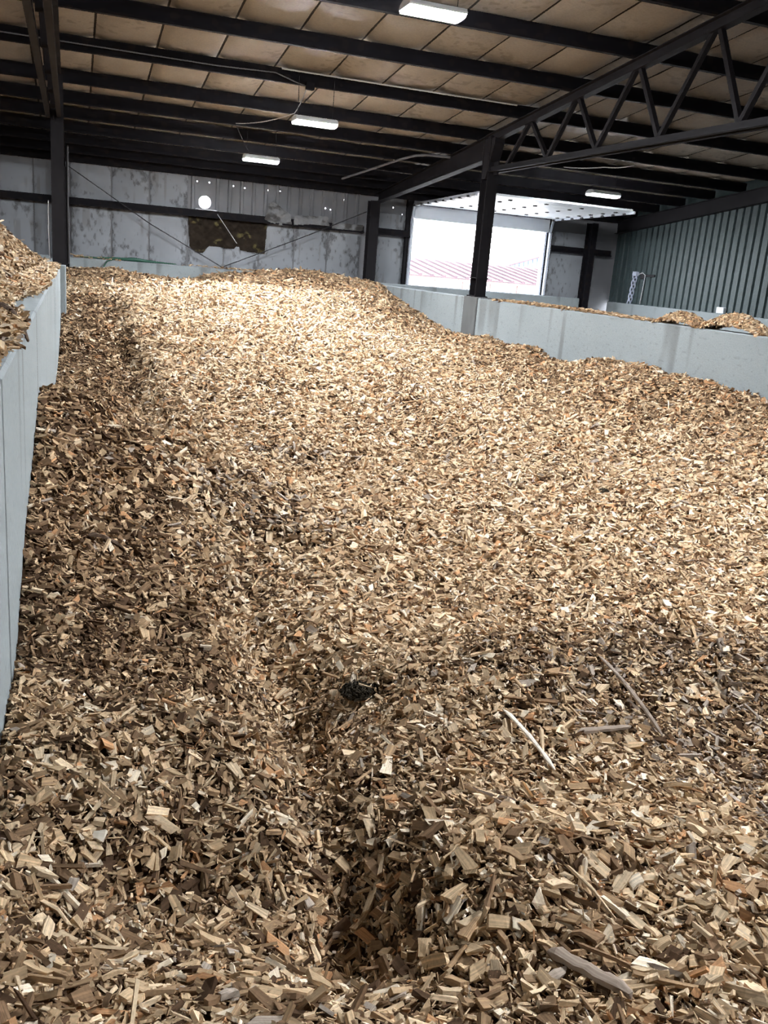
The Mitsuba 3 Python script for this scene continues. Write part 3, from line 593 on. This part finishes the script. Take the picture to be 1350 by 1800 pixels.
def zone_tone(x, y, rng):
    """chip tones by zone: damp chips plus painted shade by the left wall, shade-darkened mixes at front left and far end, grey weathered ones at the near right, fresh in the middle"""
    n = len(x); j = 1.1 * (meshkit.fbm(np.stack([x * 1.3, y * 1.1, 0 * x], -1), 3, 21) - .5) + rng.normal(0, .12, n)
    out = tones('fresh', n, rng)
    def setz(mask, kind):
        m = mask; out[m] = tones(kind, int(m.sum()), rng)
    setz((np.hypot((x - 3.6) / 2.6, (y - 17) / 6) + j < 1.0), 'pale')
    setz((y > 20.3 + 1.2 * j) & (x < 7.4), 'far')  # browner mix paints the dimmer strip behind the far crest
    setz((x > 6.3 + j) & (y > 6), 'red')
    setz((y < 3.1 + j) & (x < .95 + .8 * j), 'front')  # darker mix paints the shade of the front-left slope
    setz((x < .55 + .9 * j + .10 * np.clip(y - 9, 0, 3)) & (y > 2.7) & (y < 18), 'damp')  # damp wood, with shade of wall and mound also in the tones
    setz((x > 1.55 + .7 * j) & (y < 2.95 + .5 * j) & (y > 1.0 + j), 'grey')
    setz((np.hypot((x - 2.0) / .6, (y - 8.3) / .5) + j < .9) | (np.hypot((x - 1.2) / .6, (y - 5.6) / .8) + j < .7), 'grey')
    return out
def scatter(x, y, sc, rng, fn, layer, tone, ns, bottom, azbias=None):
    n = len(x)
    L = .0245 * np.exp(rng.normal(0, .58, n)) * sc; L = np.clip(L, .009 * sc, .095 * sc)
    W = np.clip(L * rng.uniform(.22, .9, n), .0045, .032 * sc); H = np.clip(W * rng.uniform(.2, .6, n), .003, .014 * sc)
    sl = rng.random(n) < .24; L[sl] *= rng.uniform(1.3, 2.4, sl.sum()); W[sl] *= .35; H[sl] = np.minimum(H[sl], W[sl])
    N = nrm(x, y, fn); z = fn(x, y) + rng.uniform(-.35, 1.0, n) * layer
    return np.stack([x, y, z], -1), N, L, W, H
rng = np.random.default_rng(20)
parts = []
cfgs = [(-1.5, .7, 600, 1.9, 2), (.7, 1.8, 8600, .80, 2), (1.8, 3.2, 7400, .84, 1), (3.2, 5.0, 4600, 1.02, 1), (5.0, 8.0, 2900, 1.24, 1), (8.0, 12.0, 2150, 1.42, 1), (12.0, 17.0, 1500, 1.62, 1), (17.0, YB - .5, 1180, 1.78, 1)]
big = None
for y0, y1, dens, sc, ns in cfgs:
    n = int((XR - XL) * (y1 - y0) * dens); x = rng.uniform(XL + .01, XR - .02, n); y = rng.uniform(y0, y1, n)
    vis = x < np.interp(y, [0, 1, 3, 5, 8], [1.9, 2.3, 4.1, 6.0, 7.6]) + .4
    keep = vis | (rng.random(n) < .10); x, y, vis = x[keep], y[keep], vis[keep]
    s = np.where(vis, sc, sc * 2.6)
    P, N, L, W, H = scatter(x, y, s, rng, surf, .026 * sc, None, ns, True)
    wallgap = np.minimum(x - XL, XR - x); L = np.minimum(L, np.maximum(.02, 1.5 * wallgap + .01))
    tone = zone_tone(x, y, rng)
    if y0 == .7:
        # the largest, topmost chips in view become things of their own further down
        d_ = np.sqrt(x ** 2 + y ** 2 + (P[:, 2] - EYE) ** 2); up = (P[:, 2] - surf(x, y)) > .010
        v = (P - np.array([0, 0, EYE])) @ np.stack([cam_right, -cam_up, fwd], 1)
        inside = (np.abs(v[:, 0] / v[:, 2]) < 640 / FOCAL) & (np.abs(v[:, 1] / v[:, 2]) < 870 / FOCAL) & (v[:, 2] > .3)
        score = np.where(up & inside, np.sqrt(L * W) / d_, 0); idx = np.argsort(-score)[:290]
        big = (P[idx] + N[idx] * .007, N[idx], L[idx], W[idx], H[idx], tone[idx]); m = np.ones(len(x), bool); m[idx] = False
        P, N, L, W, H, tone = (q[m] for q in (P, N, L, W, H, tone))
    parts.append(chips(P, N, L, W, H, tone, rng, np.full(len(P), .48), max(ns, 2), False, ends=ns > 1, azim=np.where((P[:, 0] > .75 + .15 * rng.normal(0, 1, len(P))) & (P[:, 1] < 2.4) & (rng.random(len(P)) < .6), -1.25 + rng.normal(0, .4, len(P)), rng.uniform(0, 6.283, len(P)))))
n = 28000; x = XL + .01 + rng.random(n) * 4.2; y = .8 + 2.6 * rng.random(n)
keep = x < np.interp(y, [0, 1, 3, 5, 8], [1.9, 2.3, 4.1, 6.0, 7.6]) + .2; x, y = x[keep], y[keep]; n = len(x)
P = np.stack([x, y, surf(x, y) + rng.uniform(.0, .028, n)], -1); L = rng.uniform(.007, .019, n); W = L * rng.uniform(.15, .6, n)
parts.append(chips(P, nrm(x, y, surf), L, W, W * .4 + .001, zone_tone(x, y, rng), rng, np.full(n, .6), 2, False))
def grid_mesh(gx, gy, Hrel, tone=.06):
    nx_, ny_ = len(gx), len(gy); A, B = np.meshgrid(gx, gy, indexing='ij')
    V = np.stack([A, B, Hrel], -1).reshape(-1, 3); i, j = np.meshgrid(np.arange(nx_ - 1), np.arange(ny_ - 1), indexing='ij')
    q = np.stack([i * ny_ + j, (i + 1) * ny_ + j, (i + 1) * ny_ + j + 1, i * ny_ + j + 1], -1).reshape(-1, 4)
    return V, np.vstack([q[:, [0, 1, 2]], q[:, [0, 2, 3]]]), np.full((len(V), 2), tone)
def stuff(key, parts, label, cat, kind='stuff'):
    V, F, U, k = [], [], [], 0
    for v, f, u in parts: V.append(v); F.append(f + k); U.append(u); k += len(v)
    put(key, (np.vstack(V), np.vstack(F)), 'chip', False, uv=np.vstack(U), label=label, cat=cat, kind=kind)
st = 2
parts.append(grid_mesh(np.minimum(gx[::st], XR - .001), gyv[::st], EYE + HH[::st, ::st] - .012, .095))  # dark bed under the chips, shade of the gaps painted in its tone
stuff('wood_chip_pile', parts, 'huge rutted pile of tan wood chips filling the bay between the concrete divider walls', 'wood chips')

# the 290 largest chips at the near edge, one by one
P, N, L, W, H, tone = big
r2 = np.random.default_rng(77)
for i in range(len(P)):
    k8 = int(tone[i] * 8)
    slim = L[i] / W[i] > 3.2
    if slim: nm, lab, g = 'wood_splinter', 'long narrow splinter lying among the nearest chips of the pile', 'narrow splinters among the nearest chips'
    elif k8 in (0, 1): nm, lab, g = 'dark_wood_chip', 'dark brown wood chip lying on top among the nearest chips of the pile', 'dark chips among the nearest chips'
    elif k8 == 7: nm, lab, g = 'grey_wood_chip', 'grey weathered wood chip lying on top among the nearest chips of the pile', 'grey chips among the nearest chips'
    elif k8 in (5,): nm, lab, g = 'pale_wood_chip', 'pale cream wood chip lying on top among the nearest chips of the pile', 'pale chips among the nearest chips'
    else: nm, lab, g = 'wood_chip', 'broad tan wood chip lying on top among the nearest chips of the pile', 'tan chips among the nearest chips'
    q_ = (P[i] - np.array([0, 0, EYE])) @ np.stack([cam_right, -cam_up, fwd], 1); px = q_[0] / q_[2] * FOCAL
    where = 'at the left of' if px < -225 else 'at the right of' if px > 225 else 'in the middle of'
    lab = lab.replace(' on top among', ' among').replace('among the nearest chips of the pile', where + ' the near edge of the pile'); g = g.replace('among the nearest chips', where + ' the near edge')
    v, f, u = chips(P[i:i + 1], N[i:i + 1], L[i:i + 1], W[i:i + 1], H[i:i + 1], tone[i:i + 1], r2, np.array([.30]), 3, True)
    put(num(nm), (v, f), 'chip', False, uv=u, label=lab, cat='wood chip', group=g)

# singular pieces on the pile
def stick(key, a, b, w, h, mat, label, cat, lift=.02, bow=.0, jag=.25, seed=1):
    """a split stick from a to b (x, y) lying on the surface: tapered, bowed, with torn ends and a stepped grain"""
    r = np.random.default_rng(seed); n = 9; t = np.linspace(0, 1, n); a, b = np.array(a, float), np.array(b, float)
    p2 = a + (b - a) * t[:, None]; za, zb_ = float(surf(a[0], a[1])), float(surf(b[0], b[1])); z = za + (zb_ - za) * t + lift + bow * 4 * t * (1 - t)
    z = np.maximum(z, surf(p2[:, 0], p2[:, 1]) + .006)
    d_ = (b - a) / np.linalg.norm(b - a); s = np.array([-d_[1], d_[0]]); V, U = [], []
    for k in range(n):
        ww = w * (1 - jag * r.random()) * (.45 if k in (0, n - 1) else 1); hh = h * (1 - .3 * r.random()) * (.5 if k in (0, n - 1) else 1)
        for sx, sz in ((-.5, 0), (-.45, .8), (-.05, 1), (.4, .75), (.5, 0)):
            V.append([*(p2[k] + s * ww * sx + d_ * r.normal(0, .004)), z[k] + hh * sz]); U.append([.5, sx * w + k * .0005])
    F = []
    for k in range(n - 1):
        for c in range(5): e = (c + 1) % 5; F += [[k * 5 + c, k * 5 + e, (k + 1) * 5 + e], [k * 5 + c, (k + 1) * 5 + e, (k + 1) * 5 + c]]
    for m, o in ((0, 1), ((n - 1) * 5, -1)):
        for c in range(1, 4): F.append([m, m + c, m + c + 1][::o])
    put(key, (np.array(V), np.array(F)), mat, False, uv=np.array(U), label=label, cat=cat)
stick('pale_stick', (1.335, 2.36), (1.325, 2.00), .017, .008, 'pale_wood', 'long pale split stick lying on the grey chips right of centre', 'wood stick', .025, .01, .35, 2)
stick('grey_stick', (1.86, 2.62), (1.79, 2.12), .018, .010, 'grey_wood', 'long thin grey stick lying right of the pale split stick', 'wood stick', .03, .015, .3, 3)
stick('bark_slab', (.985, 1.90), (1.10, 1.80), .035, .010, 'bark', 'dark grey bark slab lying among pale chips near the front centre', 'bark', .02, 0, .25, 4)
stick('split_wood', (.865, 1.235), (.925, 1.06), .034, .016, 'grey_wood', 'large grey brown split piece of wood at the near front, right of centre', 'wood piece', .03, .0, .15, 5)
stick('wood_wedge', (1.52, 2.20), (1.72, 2.20), .03, .012, 'grey_wood', 'tan grey flat piece of wood just right of the pale split stick', 'wood piece', .025, 0, .3, 6)
stick('dark_board', (6.15, 7.22), (6.55, 7.05), .07, .03, 'bark', 'short dark board lying on the chips near the right wall', 'board', .02, 0, .2, 7)
stick('bark_strip', (.06, 4.0), (.22, 4.12), .05, .02, 'bark', 'brown bark strip lying on the dark mound beside the left wall', 'bark', .02, .02, .4, 8)
stick('tan_slat', (.10, 4.85), (.12, 4.55), .035, .012, 'grey_wood', 'flat grey tan slat on the dark mound beside the left wall', 'wood piece', .02, 0, .2, 9)
def clod(key, x, y, rx, ry, rz, mat, label, cat, seed=1, lift=0., n=420):
    """a clump: a rough core with small dark shards matted onto it"""
    r = np.random.default_rng(seed); m = trimesh.creation.icosphere(3); v = np.array(m.vertices); v *= (.7 + .5 * meshkit.fbm(v * 3.1, 3, seed))[:, None]
    z0 = float(surf(x, y)) + lift; core = v * [rx * .85, ry * .85, rz * .85] + [x, y, z0]
    u = r.normal(0, 1, (n, 3)); u[:, 2] = np.abs(u[:, 2]); u /= np.linalg.norm(u, axis=1, keepdims=True)
    P = u * [rx, ry, rz] * r.uniform(.75, 1.15, (n, 1)) + [x, y, z0]; L = r.uniform(.008, .024, n); W = L * r.uniform(.2, .6, n)
    V, F, U = chips(P, u, L, W, W * .35 + .001, r.uniform(0, .2, n), r, np.full(n, .5), 2, False)
    put(key, (np.vstack([V, core]), np.vstack([F, np.array(m.faces) + len(V)])), mat, False, label=label, cat=cat)
clod('dark_clod', .985, 2.80, .075, .055, .03, 'clod', 'dark damp clod of fines sunk in the chips left of the grey chips', 'clod', 3, .012)
clod('dark_clod_001', 4.43, 6.57, .05, .045, .03, 'clod', 'small black lump lying alone on the chips right of centre', 'clod', 5, .02)
for i, (x, y, s, lb) in enumerate(((3.28, 4.05, .05, 'bright white chip lying right of centre in the middle of the pile'), (2.66, 4.15, .045, 'bright white chip lying left of another white one in the middle of the pile'), (.045, 1.90, .03, 'clean square pale chip lying at the far left of the near pile'))):
    P1 = np.array([[x, y, float(surf(x, y)) + .03]]); v, f, u = chips(P1, np.array([[-.3, -.5, .8]]), np.array([s]), np.array([s * .8]), np.array([.012]), np.array([.70]), r2, np.array([.1]), 3, True)
    put(num('white_wood_chip'), (v, f), 'pale_wood', False, uv=u, label=lb, cat='wood chip')

# ------------------------------------------------------------------ the pile in the left bay and on the walls
def surf2(x, y):
    x, y = np.asarray(x, float), np.asarray(y, float)
    s = np.clip(-.50 - x, 0, None); z = -.365 + .95 * s / (1 + .12 * s)
    fall = np.clip((y - 17.0) / 3.2, 0, 1) ** 1.3
    z = z * (1 - fall) + (-.40) * fall
    z = np.minimum(z, 1.4) + .10 * (meshkit.fbm(np.stack([x * 1.4, y * 1.4, 0 * x], -1), 3, 31) - .5) * np.clip(s * 4 + .25, 0, 1)
    return EYE + z
rng = np.random.default_rng(41)
x = np.concatenate([XL - .005 - rng.random(17000) * CW, XL - CW - rng.random(19000) ** 1.3 * 1.9]); n = len(x)
y = np.concatenate([2.2 + rng.random(17000) ** 1.5 * 14.0, rng.uniform(2.0, 21.5, 19000)])
j = .10 * (meshkit.fbm(np.stack([x * 5, y * 5, 0 * x], -1), 3, 33) - .5)
top = x > XL - CW
inset = np.interp(y, [2.2, 2.5, 2.9, 3.6, 4.2, 4.6, 5.2, 6.3, 7.0, 8.5], [.20, .09, .03, .01, .005, .01, .15, .12, .03, .01])
keep = ~top | (x < XL - inset + j); x, y = x[keep], y[keep]
P, N, L, W, H = scatter(x, y, np.where(x > XL - CW, np.clip(.9 + .06 * y, 1, 1.5), 1.7), rng, surf2, .025, None, 2, False)
P[:, 2] += np.where(x > XL - CW, .012, 0)
L = np.where(x > XL - CW, np.minimum(L, .07), L)
pt = [chips(P, N, L, W, H, tones('pale', len(P), rng), rng, np.full(len(P), .35), 2, False, ends=False)]
a, b = np.arange(XLL + .1, XL - CW - .01, .12), np.arange(-1.5, 23.2, .12)
A, B = np.meshgrid(a, b, indexing='ij'); pt.append(grid_mesh(a, b, surf2(A, B) - .015, .095))  # same dark bed, gap shade in its tone
stuff('wood_chip_pile_001', pt, 'sloping pile of pale wood chips behind the left divider wall, spilling over its top', 'wood chips')
# curved bark strip on the wall's top
put('bark_curl', MB().tube([(-.40, 4.95, Z(-.335)), (-.33, 4.80, Z(-.315)), (-.27, 4.55, Z(-.325)), (-.215, 4.25, Z(-.35)), (-.175, 3.98, Z(-.40))], [.010, .016, .018, .014, .006], 6), 'bark', True, label='curved brown bark strip hanging over the edge of the left divider wall', cat='bark')
def heap(key, cx, cy, ry, h, n, label, seed, x0=XR + .0, x1=XR + CW):
    r = np.random.default_rng(seed); y = cy + r.uniform(-1, 1, n) * ry; x = r.uniform(x0, x1, n)
    def fn(x, y): return Z(-.388) + h * np.clip(1 - ((np.asarray(y) - cy) / ry) ** 2, 0, 1) * (1 - ((np.asarray(x) - (x0 + x1) / 2) / (.62 * (x1 - x0))) ** 2)
    P, N, L, W, H = scatter(x, y, np.full(n, 1.15), r, fn, .02, None, 2, False); P[:, 2] = Z(-.386) + (P[:, 2] - Z(-.386)).clip(0.004)
    L = np.minimum(L, .08); pp = [chips(P, N, L, W, H, tones('red', n, r), r, np.full(n, .35), 2, True)]
    if h > .05:
        ga, gb = np.linspace(x0 + .02, x1 - .02, 9), np.linspace(cy - ry, cy + ry, 21); A, B = np.meshgrid(ga, gb, indexing='ij'); pp.append(grid_mesh(ga, gb, np.maximum(fn(A, B) - .012, Z(-.388)), .30))
    stuff(key, pp, label, 'wood chips')
heap('chip_heap', 7.65, 10.12, .46, .155, 2600, 'small mound of chips on top of the right divider wall, left of a larger mound', 51)
heap('chip_heap_001', 7.65, 9.08, .56, .20, 3600, 'larger mound of chips on top of the right divider wall near the right edge', 52)
heap('chip_heap_002', 7.65, 13.1, 2.7, .03, 2600, 'thin scatter of chips along the top of the right divider wall', 53)
# chips on the low back curb
r = np.random.default_rng(61); n = 900
x = np.concatenate([r.uniform(.05, 1.1, 200), 2.6 + r.random(700) ** .7 * 4.6]); y = r.uniform(YB - .46, YB - .24, n)
fn = lambda x, y: Z(-.305) + 0 * np.asarray(x)
P, N, L, W, H = scatter(x, y, np.full(n, 1.4), r, fn, .03, None, 2, False); P[:, 2] += .008
stuff('chip_heap_003', [chips(P, N, L, W, H, tones('red', n, r), r, np.full(n, .3), 2, True)], 'thin scatter of chips on the low curb along the back wall', 'wood chips')
